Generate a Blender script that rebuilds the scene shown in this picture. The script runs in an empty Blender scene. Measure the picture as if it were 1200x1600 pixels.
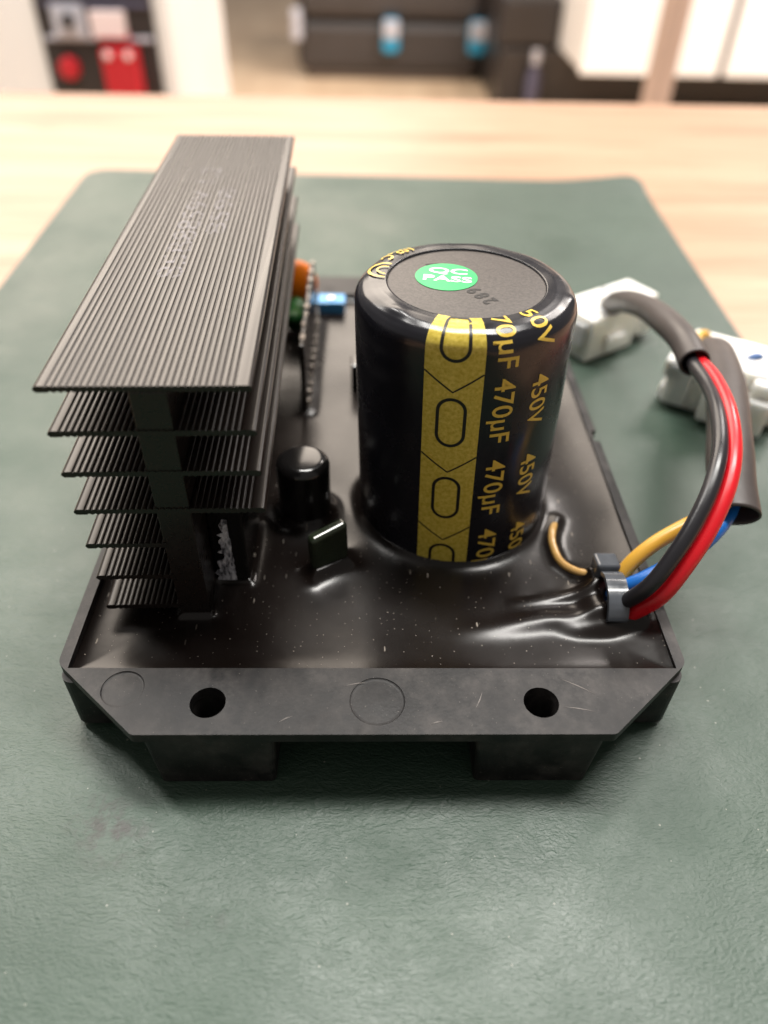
import bpy, bmesh, math, random
from mathutils import Vector, Matrix
import numpy as np
random.seed(7)
scene = bpy.context.scene
COL = scene.collection

# ------------------------------------------------------------------ camera
cam_d = bpy.data.cameras.new('camera')
cam = bpy.data.objects.new('camera', cam_d); COL.objects.link(cam)
cam_d.sensor_fit = 'VERTICAL'; cam_d.sensor_height = 24.0; cam_d.lens = 1167.3/1600*24.0
cam_d.clip_start = 0.005; cam_d.clip_end = 60
fw = Vector((0.02495942, 0.74652682, -0.66488701))
rt = Vector((0.99967186, -0.01480539, 0.02090372))
up = Vector((-0.00576128, 0.66519059, 0.74665139))
M = Matrix((rt, up, -fw)).transposed().to_4x4()
M.translation = Vector((-0.00176542, -0.07458595, 0.10077987))
cam.matrix_world = M
cam_d.dof.use_dof = True; cam_d.dof.focus_distance = 0.123; cam_d.dof.aperture_fstop = 6.6
scene.camera = cam

# ------------------------------------------------------------------ light
w = bpy.data.worlds.new('World'); scene.world = w; w.use_nodes = True
bg = w.node_tree.nodes['Background']
bg.inputs['Color'].default_value = (1.0, 0.93, 0.86, 1); bg.inputs['Strength'].default_value = 0.26

def area(name, loc, target, sx, sy, radiance, col):
    l = bpy.data.lights.new(name, 'AREA'); l.shape = 'RECTANGLE'; l.size = sx; l.size_y = sy
    l.energy = radiance*math.pi*sx*sy; l.color = col
    o = bpy.data.objects.new(name, l); COL.objects.link(o)
    o.location = loc
    o.rotation_euler = (Vector(target)-Vector(loc)).to_track_quat('-Z', 'Y').to_euler()
    return o
# ceiling lamp over the bench, a window beyond it to the left, further ceiling lamps down the hall
area('ceiling_lamp', (0.22, 0.46, 1.75), (0.1, 0.10, 0), 1.25, 0.25, 52, (1.0, 0.97, 0.92))
area('window_light', (-1.0, 3.3, 2.2), (0, 0.1, 0), 3.0, 2.1, 7.0, (1.0, 0.87, 0.74))
area('side_ceiling_lamp', (-1.25, 1.0, 1.85), (-1.0, 1.25, 0), 1.2, 0.22, 42, (1.0, 0.97, 0.92))
area('hall_lamp', (1.75, 2.2, 1.9), (1.5, 2.9, 0), 1.5, 0.35, 80, (1.0, 0.92, 0.86))

vs = scene.view_settings
vs.view_transform = 'Standard'; vs.look = 'None'; vs.exposure = 0.0; vs.gamma = 1.0
vs.use_curve_mapping = False

# ------------------------------------------------------------------ helpers
mm = 0.001
ROOT = None
def link(name, me, mat=None, parent=None, smooth=False):
    o = bpy.data.objects.new(name, me); COL.objects.link(o)
    if mat is not None and len(me.materials) == 0: me.materials.append(mat)
    if parent is not None: o.parent = parent
    if smooth:
        me.polygons.foreach_set('use_smooth', [True]*len(me.polygons))
    return o
def bm_mesh(bm, name):
    me = bpy.data.meshes.new(name); bm.normal_update(); bm.to_mesh(me); bm.free(); return me
def autosmooth(o, ang=35):
    me = o.data
    me.polygons.foreach_set('use_smooth', [True]*len(me.polygons))
    try: me.set_sharp_from_angle(angle=math.radians(ang))
    except Exception: pass
def bevel(o, wd, seg=2, ang=40):
    m = o.modifiers.new('bevel', 'BEVEL'); m.width = wd; m.segments = seg; m.limit_method = 'ANGLE'; m.angle_limit = math.radians(ang)
    m.harden_normals = False
    return m
def tag(o, label=None, cat=None, group=None, kind=None):
    if label: o['label'] = label
    if cat: o['category'] = cat
    if group: o['group'] = group
    if kind: o['kind'] = kind
    return o
def empty(name, loc):
    o = bpy.data.objects.new(name, None); COL.objects.link(o); o.location = loc; o.empty_display_size = 0.01
    return o
def add_box(bm, c, s, rz=0, rx=0, ry=0):
    r = bmesh.ops.create_cube(bm, size=1.0)
    R = Matrix.Translation(Vector(c)) @ Matrix.Rotation(rz, 4, 'Z') @ Matrix.Rotation(ry, 4, 'Y') @ Matrix.Rotation(rx, 4, 'X') @ Matrix.Diagonal((s[0], s[1], s[2], 1))
    bmesh.ops.transform(bm, matrix=R, verts=r['verts']); return r['verts']
def box_obj(name, c, s, mat, parent=None, bev=0.0, rz=0, rx=0, ry=0, seg=2):
    bm = bmesh.new(); add_box(bm, c, s, rz, rx, ry)
    o = link(name, bm_mesh(bm, name), mat, parent)
    if bev: bevel(o, bev, seg)
    return o
def prism(bm, pts, z0, z1, holes=()):
    """solid between z0 and z1 over polygon pts, with through holes"""
    loops = []
    for poly in [pts]+list(holes):
        vs_ = [bm.verts.new((x, y, z1)) for x, y in poly]
        loops.append([bm.edges.new((vs_[i], vs_[(i+1) % len(vs_)])) for i in range(len(vs_))])
    edges = [e for l in loops for e in l]
    r = bmesh.ops.triangle_fill(bm, edges=edges, use_beauty=True, use_dissolve=False, normal=(0, 0, 1))
    faces = [g for g in r['geom'] if isinstance(g, bmesh.types.BMFace)]
    for f in faces:
        f.normal_update()
        if f.normal.z < 0: f.normal_flip()
    ex = bmesh.ops.extrude_face_region(bm, geom=faces)
    nv = [g for g in ex['geom'] if isinstance(g, bmesh.types.BMVert)]
    for v in nv: v.co.z = z0
    bmesh.ops.recalc_face_normals(bm, faces=bm.faces[:])
def circle(cx, cy, r, n=48):
    return [(cx+r*math.cos(2*math.pi*i/n), cy+r*math.sin(2*math.pi*i/n)) for i in range(n)]
def catmull(P, n=10):
    P = [Vector(p) for p in P]; Q = [P[0]*2-P[1]]+P+[P[-1]*2-P[-2]]; out = []
    for i in range(1, len(Q)-2):
        a, b, c, d = Q[i-1:i+3]
        for k in range(n):
            t = k/n
            out.append(0.5*((2*b)+(c-a)*t+(2*a-5*b+4*c-d)*t*t+(3*b-a-3*c+d)*t*t*t))
    out.append(P[-1]); return out
def tube_mesh(name, P, r, n=20, cap=True, flat=1.0, flatdir=None, dent=0.0, samples=10):
    C = catmull(P, samples); bm = bmesh.new(); rings = []
    nrm = None
    for i, c in enumerate(C):
        t = (C[min(i+1, len(C)-1)]-C[max(i-1, 0)]).normalized()
        if nrm is None:
            ref = Vector(flatdir) if flatdir else (Vector((0, 0, 1)) if abs(t.z) < .9 else Vector((1, 0, 0)))
            nrm = (ref-t*ref.dot(t)).normalized()
        else: nrm = (nrm-t*nrm.dot(t)).normalized()
        bn = t.cross(nrm)
        ring = []
        for k in range(n):
            a = 2*math.pi*k/n
            rr = r*(1+dent*math.sin(a*2+i*0.22)*0.5+dent*math.sin(a+i*0.13)*0.5)
            ring.append(bm.verts.new(c+nrm*math.cos(a)*rr*flat+bn*math.sin(a)*rr))
        rings.append(ring)
    for i in range(len(rings)-1):
        for k in range(n):
            bm.faces.new((rings[i][k], rings[i][(k+1) % n], rings[i+1][(k+1) % n], rings[i+1][k]))
    if cap:
        bm.faces.new(rings[0][::-1]); bm.faces.new(rings[-1])
    bmesh.ops.recalc_face_normals(bm, faces=bm.faces[:])
    return bm_mesh(bm, name)
def lathe(bm, prof, n=96, c=(0, 0)):
    rings = []
    for r, z in prof:
        if r < 1e-7: rings.append([bm.verts.new((c[0], c[1], z))])
        else: rings.append([bm.verts.new((c[0]+r*math.cos(2*math.pi*k/n), c[1]+r*math.sin(2*math.pi*k/n), z)) for k in range(n)])
    for a, b in zip(rings, rings[1:]):
        for k in range(n):
            k2 = (k+1) % n
            va = [a[0]] if len(a) == 1 else [a[k], a[k2]]
            vb = [b[0]] if len(b) == 1 else [b[k2], b[k]]
            try: bm.faces.new(va+vb)
            except ValueError: pass
    bmesh.ops.recalc_face_normals(bm, faces=bm.faces[:])

# ------------------------------------------------------------------ materials
def lin(r, g, b):
    f = lambda c: (c/255/12.92) if c/255 <= .04045 else ((c/255+.055)/1.055)**2.4
    return (f(r), f(g), f(b), 1)
class NT:
    def __init__(s, name):
        s.m = bpy.data.materials.new(name); s.m.use_nodes = True; s.t = s.m.node_tree; s.n = s.t.nodes; s.l = s.t.links
        s.b = s.n['Principled BSDF']; s._tc = None
    def tc(s):
        if s._tc is None: s._tc = s.n.new('ShaderNodeTexCoord')
        return s._tc.outputs['Object']
    def mapping(s, scale, rot=(0, 0, 0)):
        m = s.n.new('ShaderNodeMapping'); m.inputs['Scale'].default_value = scale; m.inputs['Rotation'].default_value = rot
        s.l.new(s.tc(), m.inputs['Vector']); return m.outputs['Vector']
    def noise(s, scale, detail=4, rough=.55, vec=None, dist=0.0):
        n = s.n.new('ShaderNodeTexNoise'); n.inputs['Scale'].default_value = scale; n.inputs['Detail'].default_value = detail
        n.inputs['Roughness'].default_value = rough; n.inputs['Distortion'].default_value = dist
        s.l.new(vec or s.tc(), n.inputs['Vector']); return n.outputs['Fac']
    def voro(s, scale, feature='F1', out='Distance', vec=None, rnd=1.0):
        n = s.n.new('ShaderNodeTexVoronoi'); n.feature = feature; n.voronoi_dimensions = '2D'; n.inputs['Scale'].default_value = scale; n.inputs['Randomness'].default_value = rnd
        s.l.new(vec or s.tc(), n.inputs['Vector']); return n.outputs[out]
    def ramp(s, fac, stops):
        r = s.n.new('ShaderNodeValToRGB'); e = r.color_ramp.elements
        while len(e) < len(stops): e.new(.5)
        for el, (p, c) in zip(e, stops):
            el.position = p; el.color = c if hasattr(c, '__len__') else (c, c, c, 1)
        s.l.new(fac, r.inputs['Fac']); return r.outputs['Color']
    def mix(s, fac, a, b, mode='MIX'):
        n = s.n.new('ShaderNodeMix'); n.data_type = 'RGBA'; n.blend_type = mode
        for k, v in ((0, fac), (6, a), (7, b)):
            if hasattr(v, 'node'): s.l.new(v, n.inputs[k])
            else: n.inputs[k].default_value = v
        return n.outputs[2]
    def math(s, op, a, b=0.0):
        n = s.n.new('ShaderNodeMath'); n.operation = op
        for k, v in ((0, a), (1, b)):
            if hasattr(v, 'node'): s.l.new(v, n.inputs[k])
            else: n.inputs[k].default_value = v
        return n.outputs[0]
    def bump(s, h, dist, strength=1.0, normal=None):
        n = s.n.new('ShaderNodeBump'); n.inputs['Distance'].default_value = dist; n.inputs['Strength'].default_value = strength
        s.l.new(h, n.inputs['Height'])
        if normal is not None: s.l.new(normal, n.inputs['Normal'])
        return n.outputs['Normal']
    def set(s, **k):
        for key, v in k.items():
            i = s.b.inputs[key.replace('_', ' ')]
            if hasattr(v, 'node'): s.l.new(v, i)
            else: i.default_value = v
        return s
MAT = {}
def simple(name, col, rough=.4, spec=.5, metal=0.0, var=0.0, nscale=400, bumpd=0.0, coat=0.0, sss=0.0):
    t = NT(name)
    c = col
    if var:
        n = t.noise(nscale, 4)
        c = t.mix(t.ramp(n, [(.3, 0.0), (.7, 1.0)]), tuple(x*(1-var) for x in col[:3])+(1,), tuple(min(1, x*(1+var)) for x in col[:3])+(1,))
        t.set(Roughness=t.ramp(n, [(.25, max(0, rough-.08)), (.75, min(1, rough+.08))]))
    else: t.set(Roughness=rough)
    t.set(Base_Color=c, Specular_IOR_Level=spec, Metallic=metal, Coat_Weight=coat)
    if sss:
        t.set(Subsurface_Weight=sss, Subsurface_Scale=0.006, Subsurface_Radius=(1.0, .92, .8))
    if bumpd: t.set(Normal=t.bump(t.noise(nscale*3, 3), bumpd, .6))
    MAT[name] = t.m; return t.m

# leather mat
ZM_ = -0.0150
t = NT('mat_leather')
warp = t.noise(22, 3)
wv = t.n.new('ShaderNodeVectorMath'); wv.operation = 'ADD'
sc = t.n.new('ShaderNodeVectorMath'); sc.operation = 'SCALE'; sc.inputs['Scale'].default_value = .006
nz = t.n.new('ShaderNodeTexNoise'); nz.inputs['Scale'].default_value = 60; nz.inputs['Detail'].default_value = 3; t.l.new(t.tc(), nz.inputs['Vector'])
t.l.new(nz.outputs['Color'], sc.inputs[0]); t.l.new(t.tc(), wv.inputs[0]); t.l.new(sc.outputs[0], wv.inputs[1])
stretch = t.n.new('ShaderNodeMapping'); stretch.inputs['Scale'].default_value = (.62, 1.25, 1); stretch.inputs['Rotation'].default_value = (0, 0, .25)
t.l.new(wv.outputs[0], stretch.inputs['Vector'])
g1 = t.noise(1900, 3, .5, stretch.outputs['Vector'], .5)
g2 = t.noise(620, 3, .5, stretch.outputs['Vector'], .8)
g3 = t.noise(70, 3, .5)
hgt = t.math('ADD', t.math('ADD', g1, t.math('MULTIPLY', t.math('MULTIPLY', g2, t.ramp(t.noise(18, 2), [(.42, 0.1), (.62, 1.6)])), .9)), t.math('MULTIPLY', g3, 1.2))
blot = t.noise(9, 5, .6)
colr = t.ramp(blot, [(.30, lin(37, 59, 47)), (.55, lin(45, 67, 54)), (.75, lin(53, 74, 60))])
st = t.noise(55, 4, .6); st2 = t.noise(15, 2)
stain = t.math('MULTIPLY', t.ramp(st, [(.66, 0.0), (.74, 1.0)]), t.ramp(st2, [(.56, 0.0), (.64, 1.0)]))
colr = t.mix(t.math('MULTIPLY', stain, .4), colr, lin(78, 62, 48))
vs1 = t.voro(260, 'F1', 'Distance'); vs2 = t.voro(260, 'F1', 'Color')
sp_ = t.n.new('ShaderNodeSeparateColor'); t.l.new(vs2, sp_.inputs[0])
lint = t.math('MULTIPLY', t.math('LESS_THAN', vs1, t.math('MULTIPLY', sp_.outputs[1], .05)), t.math('GREATER_THAN', sp_.outputs[0], .8))
scr = t.math('MULTIPLY', t.ramp(t.noise(40, 2, .4, t.mapping((.35, 16, 1), (0, 0, 1.2))), [(.70, 0.0), (.74, 1.0)]), t.ramp(t.noise(12, 2), [(.5, 0.0), (.6, 1.0)]))
colr = t.mix(t.math('MULTIPLY', scr, .08), colr, lin(110, 122, 110))
colr = t.mix(t.math('MULTIPLY', lint, .5), colr, lin(150, 150, 140))
for (sx_, sy_, sr_, sk_) in ((-.0405, -.0200, .0070, .95), (-.0445, -.0172, .0055, .8), (-.027, -.0332, .0022, .4), (-.0217, -.0332, .0018, .4)):
    d_ = t.n.new('ShaderNodeVectorMath'); d_.operation = 'DISTANCE'; t.l.new(t.tc(), d_.inputs[0]); d_.inputs[1].default_value = (sx_, sy_, ZM_)
    near = t.math('MULTIPLY', t.ramp(t.math('DIVIDE', d_.outputs['Value'], sr_), [(.15, 1.0), (1.0, 0.0)]), t.ramp(t.noise(330, 4, .6), [(.44, 0.0), (.62, 1.0)]))
    colr = t.mix(t.math('MULTIPLY', near, sk_), colr, lin(30, 28, 22))
t.set(Base_Color=colr, Roughness=t.ramp(t.noise(24, 5, .65), [(.3, .38), (.7, .62)]), Specular_IOR_Level=.68, Normal=t.bump(hgt, .00018, .7))
MAT['mat_leather'] = t.m

# light laminate wood
t = NT('laminate_wood')
g = t.noise(3.2, 6, .6, t.mapping((1.2, 14, 1)), .5)
f = t.noise(12, 5, .65, t.mapping((1.5, 40, 1)), .3)
k = t.noise(7, 3, .5, t.mapping((1.2, 3.2, 1)))
c = t.ramp(g, [(.25, lin(156, 118, 94)), (.5, lin(180, 145, 120)), (.75, lin(196, 164, 139))])
c = t.mix(t.math('MULTIPLY', t.ramp(f, [(.45, 0.0), (.7, 1.0)]), .5), c, lin(146, 104, 80))
c = t.mix(t.math('MULTIPLY', t.ramp(k, [(.66, 0.0), (.74, 1.0)]), .65), c, lin(140, 104, 80))
t.set(Base_Color=c, Roughness=.38, Specular_IOR_Level=.45, Normal=t.bump(f, .0001, .3))
MAT['wood'] = t.m

# black ABS tray
t = NT('black_plastic')
sc1 = t.noise(140, 6, .7); sc2 = t.noise(60, 5, .65, t.mapping((1.6, 1, 1), (0, 0, .6))); sp = t.noise(2600, 2, .5)
scuff = t.math('MULTIPLY', t.ramp(sc1, [(.40, 0.0), (.66, 1.0)]), t.ramp(sc2, [(.36, 0.0), (.60, 1.0)]))
dust = t.math('MULTIPLY', t.ramp(sp, [(.70, 0.0), (.76, 1.0)]), .35)
c = t.mix(t.math('MULTIPLY', scuff, .8), lin(23, 22, 23), lin(78, 74, 72))
c = t.mix(dust, c, lin(150, 142, 134))
t.set(Base_Color=c, Roughness=t.ramp(sc1, [(.3, .38), (.7, .56)]), Specular_IOR_Level=.29, Normal=t.bump(t.noise(1800, 3), .00006, .35))
MAT['tray'] = t.m

# potting compound, glossy brown-black with dust
t = NT('potting_resin')
v1 = t.voro(800, 'F1', 'Distance'); vc = t.voro(800, 'F1', 'Color')
sep = t.n.new('ShaderNodeSeparateColor'); t.l.new(vc, sep.inputs[0])
pick = t.math('GREATER_THAN', sep.outputs[0], .72)
d1 = t.math('MULTIPLY', t.math('LESS_THAN', v1, t.math('MULTIPLY', sep.outputs[1], .09)), pick)
mp = t.mapping((1.0, .22, 1), (0, 0, .9))
v2 = t.voro(420, 'F1', 'Distance', mp); vc2 = t.voro(420, 'F1', 'Color', mp)
sep2 = t.n.new('ShaderNodeSeparateColor'); t.l.new(vc2, sep2.inputs[0])
d2 = t.math('MULTIPLY', t.math('LESS_THAN', v2, .055), t.math('GREATER_THAN', sep2.outputs[0], .86))
dens = t.ramp(t.noise(45, 3), [(.36, 0.15), (.60, 1.0)])
du = t.math('MULTIPLY', t.math('MAXIMUM', d1, d2), dens)
c = t.mix(t.math('MULTIPLY', du, .6), lin(20, 15, 13), lin(170, 160, 148))
film = t.noise(35, 4, .6)
t.set(Base_Color=c, Roughness=t.math('ADD', t.ramp(film, [(.3, .20), (.7, .30)]), t.math('MULTIPLY', du, .5)), Specular_IOR_Level=.37, Normal=t.bump(t.noise(90, 3), .0004, .18))
MAT['potting'] = t.m

# black anodised aluminium
t = NT('black_anodised')
a = t.noise(900, 3, .5, t.mapping((1, .02, 1)))
t.set(Base_Color=lin(26, 20, 17), Roughness=t.ramp(a, [(.3, .24), (.7, .36)]), Specular_IOR_Level=.56)
MAT['anodised'] = t.m

# capacitor sleeve
t = NT('capacitor_sleeve')
t.set(Base_Color=lin(24, 24, 30), Roughness=t.ramp(t.noise(160, 4), [(.3, .18), (.7, .32)]), Specular_IOR_Level=.5, Normal=t.bump(t.noise(120, 3), .0003, .15))
MAT['sleeve_black'] = t.m
t = NT('capacitor_gold')
gn = t.noise(1500, 3, .6)
t.set(Base_Color=t.mix(t.ramp(gn, [(.3, 0.0), (.7, 1.0)]), lin(182, 160, 54), lin(216, 194, 90)), Roughness=.26, Specular_IOR_Level=.5)
MAT['gold'] = t.m
simple('gold_print', lin(222, 188, 78), .32)
simple('black_print', lin(22, 20, 16), .4)
t = NT('fibre_disc')
fn = t.noise(2200, 3, .6)
t.set(Base_Color=t.mix(t.ramp(fn, [(.35, 0.0), (.65, 1.0)]), lin(64, 59, 56), lin(82, 76, 72)), Roughness=.5, Specular_IOR_Level=.45, Normal=t.bump(fn, .00012, .5))
MAT['disc'] = t.m
simple('sticker_green', lin(34, 170, 96), .38, var=.05, nscale=300)
simple('sticker_white', lin(240, 245, 238), .4)
simple('stamp_ink', lin(20, 16, 15), .6)
simple('elco', lin(20, 19, 19), .16, .55)
simple('film_green', lin(36, 43, 31), .16, .55, var=.2, nscale=200)
simple('orange', lin(214, 110, 18), .3, var=.06, nscale=200)
simple('green_part', lin(40, 88, 44), .35)
simple('blue_part', lin(74, 150, 206), .35, var=.05)
simple('pin_metal', lin(200, 192, 182), .22, .5, .9)
simple('pin_dull', lin(112, 104, 96), .3, .5, .6, var=.3, nscale=500)
simple('board_dark', lin(40, 34, 30), .28, var=.15)
simple('wire_red', lin(206, 22, 34), .30, var=.04, nscale=120, bumpd=.00004)
simple('wire_black', lin(34, 33, 37), .32, var=.05, nscale=120, bumpd=.00004)
simple('wire_yellow', lin(214, 164, 62), .34, var=.05, nscale=120)
simple('wire_blue', lin(22, 104, 190), .34, var=.05, nscale=120)
simple('wire_orange', lin(236, 128, 40), .34)
simple('amber', lin(188, 148, 88), .2, .55, var=.12, nscale=260)
simple('shrink_tube', lin(66, 60, 58), .46, .5, var=.12, nscale=160, bumpd=.00006)
simple('tie_nylon', lin(76, 80, 86), .2, .6, var=.12, nscale=400)
simple('nylon_white', lin(254, 249, 238), .36, .5, var=.02, nscale=120, sss=.75)
simple('pin_blue', lin(70, 100, 150), .4)
t = NT('paste')
pk = t.noise(1500, 4, .65, t.mapping((1, 1, .35)))
t.set(Base_Color=t.ramp(pk, [(.38, lin(70, 70, 76)), (.52, lin(190, 190, 198)), (.68, lin(232, 232, 236))]), Roughness=.3, Normal=t.bump(pk, .0003, .8))
MAT['paste'] = t.m
simple('ink_grey', lin(150, 145, 150), .5)
simple('scratch', lin(104, 98, 94), .6)

# ------------------------------------------------------------------ setting
ZT = -0.0166   # table top
ZM = -0.0150   # mat top
simple_floor = MAT['wood']
fl = NT('floor_wood')
g = fl.noise(1.2, 5, .6, fl.mapping((6, .8, 1)))
fl.set(Base_Color=fl.ramp(g, [(.3, lin(205, 176, 146)), (.7, lin(226, 200, 170))]), Roughness=.4)
bm = bmesh.new(); bmesh.ops.create_grid(bm, x_segments=2, y_segments=2, size=6)
o = link('floor', bm_mesh(bm, 'floor'), fl.m); o.location = (0, 4.0, -0.77); tag(o, kind='structure')

# workbench
tb = empty('table', (0, 0.07, -0.77))
tag(tb, 'light wood laminate table carrying the green mat', 'table')
def child(o, p):
    """parent while keeping the world place (parent has only a translation)"""
    o.parent = p; o.location = Vector(o.location)-p.location; return o
o = box_obj('table_top', (0, -0.03+0.0, ZT-0.014), (1.7, 0.95, 0.028), MAT['wood'], None, .0015)
o.data.transform(Matrix.Translation((0, 0, 0))); child(o, tb)
simple('leg_steel', lin(120, 118, 116), .4, .5, .6)
for sx in (-1, 1):
    for sy in (-1, 1):
        child(box_obj('leg', (sx*0.78, -0.03+sy*0.42, (-0.77+ZT-0.028)/2), (0.05, 0.05, 0.77+ZT-0.028), MAT['leg_steel'], None, .003), tb)

# green mat : quad with rounded corners, the far right corner slightly curled
cor = [Vector((-0.112, -0.30)), Vector((0.098, -0.30)), Vector((0.1262, 0.2900)), Vector((-0.1322, 0.2965))]
def quad(u, v): return (cor[0]*(1-u)+cor[1]*u)*(1-v)+(cor[3]*(1-u)+cor[2]*u)*v
bm = bmesh.new(); NX, NY = 90, 180; gv = []
def mat_pt(i, j):
    u, v = i/NX, j/NY; p = quad(u, v); wdt = 0.245; hgt_ = 0.59
    x, y = u*wdt, v*hgt_; r = 0.010
    cx = min(max(x, r), wdt-r); cy = min(max(y, r), hgt_-r)
    dx, dy = x-cx, y-cy; d = math.hypot(dx, dy)
    if dx != 0 and dy != 0:
        m_ = max(abs(dx), abs(dy)); k_ = m_/d
        x2, y2 = cx+dx*k_, cy+dy*k_
        p = quad(x2/wdt, y2/hgt_)
    lift = 0
    q = Vector((p.x-0.1262, p.y-0.29)); dd = max(0, 1-math.hypot(q.x/0.045, q.y/0.03)); lift = 0.0035*dd*dd
    p = p+Vector((0.0, 0.003*dd))
    lift += 0.00025*math.sin(p.x*55+1)*math.sin(p.y*31)*min(1, max(0, (p.y-0.17)/.05))
    return p, lift
top = {}; bot = {}
for i in range(NX+1):
    for j in range(NY+1):
        p, l = mat_pt(i, j)
        top[i, j] = bm.verts.new((p.x, p.y, ZM+l))
for i in range(NX):
    for j in range(NY):
        bm.faces.new((top[i, j], top[i+1, j], top[i+1, j+1], top[i, j+1]))
bd = [e for e in bm.edges if e.is_boundary]
r_ = bmesh.ops.extrude_edge_only(bm, edges=bd)
for v in r_['geom']:
    if isinstance(v, bmesh.types.BMVert): v.co.z -= 0.0014
bmesh.ops.recalc_face_normals(bm, faces=bm.faces[:])
o = link('desk_mat', bm_mesh(bm, 'desk_mat'), MAT['mat_leather'], None, True)
autosmooth(o, 50)
tag(o, 'dark green leather-grained mat with rounded corners lying on the wood table', 'mat')

# ------------------------------------------------------------------ the regulator module
ROOT = empty('voltage_regulator', (0, 0.068, ZM))
tag(ROOT, 'black potted voltage regulator module with heat sink, large capacitor and cables on the green mat', 'circuit module')
OFF = -Vector((0, 0.068, ZM))
def part(name, me, mat, smooth=False, parent=None):
    """mesh in world coordinates, attached below the module or one of its parts"""
    me.transform(Matrix.Translation(OFF))
    return link(name, me, mat, parent or ROOT, smooth)

# --- tray
XW, YL = 0.0519, 0.1370
inner = [(-.050, 0), (.050, 0), (.050, YL), (-.050, YL)]
def fillet(poly, rad, seg=6):
    out = []; n = len(poly)
    for i, p in enumerate(poly):
        r = rad[i] if hasattr(rad, '__len__') else rad
        if r <= 0: out.append(p); continue
        P = Vector(p); A = (Vector(poly[i-1])-P).normalized(); B = (Vector(poly[(i+1) % n])-P).normalized()
        ang = math.acos(max(-1, min(1, A.dot(B)))); d = r/math.tan(ang/2)
        s, e = P+A*d, P+B*d
        c = P+(A+B).normalized()*(r/math.sin(ang/2))
        a0 = math.atan2(s.y-c.y, s.x-c.x); a1 = math.atan2(e.y-c.y, e.x-c.x)
        da = (a1-a0+math.pi) % (2*math.pi)-math.pi
        for k in range(seg+1):
            a = a0+da*k/seg; out.append((c.x+r*math.cos(a), c.y+r*math.sin(a)))
    return out
nY = 0.0655
outer = [(-.0370, -.0123), (.0370, -.0123), (XW, .0010), (XW, nY-.0022), (XW-.0012, nY-.0018), (XW-.0012, nY+.0018), (XW, nY+.0022), (XW, YL-.001), (.0370, YL+.0123), (-.0370, YL+.0123), (-XW, YL-.001), (-XW, .0010)]
outer = fillet(outer, [.0014, .0014, .0026, 0, 0, 0, 0, .0026, .0014, .0014, .0026, .0026])
HOLES = [(-.0263, -.0066, .0028), (.0263, -.0066, .0028), (-.0263, YL+.0066, .0028), (.0263, YL+.0066, .0028)]
MARKS = [(.0003, -.0063, .0044), (-.0402, -.0040, .0034), (.0003, YL+.0063, .0044)]
bm = bmesh.new()
prism(bm, outer, -.0020, 0.0, [inner]+[circle(*h) for h in HOLES+MARKS])
# moulding marks : shallow sunk discs
for (x, y, r) in MARKS:
    lathe(bm, [(r*.999, -.0018), (r*.998, -.00016), (r*.95, -.00024), (r*.88, -.00026), (0, -.00020)], 48, (x, y))
# body box below the rim (walls + bottom)
bodyo = fillet([(-XW+.0003, -.0014), (XW-.0003, -.0014), (XW-.0003, YL+.0014), (-XW+.0003, YL+.0014)], .002)
prism(bm, bodyo, -.0138, -.0021, [[(-.0501, .0001), (.0501, .0001), (.0501, YL-.0001), (-.0501, YL-.0001)]])
prism(bm, fillet([(-XW+.0012, -.0006), (XW-.0012, -.0006), (XW-.0012, YL+.0006), (-XW+.0012, YL+.0006)], .002), ZM+.0001, -.0137)
tray = part('tray', bm_mesh(bm, 'tray'), MAT['tray'])
bevel(tray, .00034, 3, 50)
for sx, x0, x1 in ((-1, -.0358, -.0155), (1, .0157, .0358)):
    for yy, s in ((-.0121, 1), (YL+.0121, -1)):
        bm = bmesh.new()
        pts = [(x0, yy), (x1, yy), (x1, yy+s*.0104), (x0, yy+s*.0104)]
        if s < 0: pts = pts[::-1]
        prism(bm, fillet(pts, .0009, 4), ZM+.00005, -.0022, [circle(sx*.0263, -.0066 if s > 0 else YL+.0066, .0029, 32)])
        for v in bm.verts:
            if v.co.z < -.01:
                v.co.x += (.0007 if abs(v.co.x-x0) < .0012 else -.0007)*1.0
                v.co.y += s*.0004 if abs(v.co.y-yy) < .0012 else 0
        f_ = part('foot', bm_mesh(bm, 'foot'), MAT['tray'], False, tray)
        f_.parent = tray
        bevel(f_, .0005, 2, 50)
for i, (a, b) in enumerate([((.0300, -.0020), (.0352, -.0050)), ((.0296, -.0074), (.0346, -.0083)), ((.0172, -.0045), (.0157, -.0078)), ((-.0150, -.0102), (-.0128, -.0090)), ((-.005, -.0035), (-.0012, -.0028)), ((.0085, -.0105), (.0105, -.0100))]):
    a, b = Vector(a), Vector(b); nrm = Vector((-(b-a).y, (b-a).x)).normalized()
    me = bpy.data.meshes.new('scratch'); wd = .00009
    mid = (a+b)/2+nrm*.0001
    P = [a, mid-nrm*wd, b, mid+nrm*wd]
    me.from_pydata([(p.x, p.y, .00001) for p in P]+[(p.x, p.y, .00004) for p in P], [], [(4, 5, 6, 7), (0, 1, 5, 4), (1, 2, 6, 5), (2, 3, 7, 6), (3, 0, 4, 7)])
    part('scratch', me, MAT['scratch'], False, tray)

# --- positions of the parts standing in the resin
CAP0 = Vector((.0161, .0449)); CT = Vector((-.0228, .0037)); CR = .0190
ELC = (-.0141, .0412, .0053)
HX, HY, HYAW, HL, HW = -.04701, .01256, .02519, .1175, .02973
SX0, SX1 = .0126, .0179          # web of the heat sink
FC = Vector((-.0079, .0242)); FA = math.radians(30.5)   # film capacitor

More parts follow.
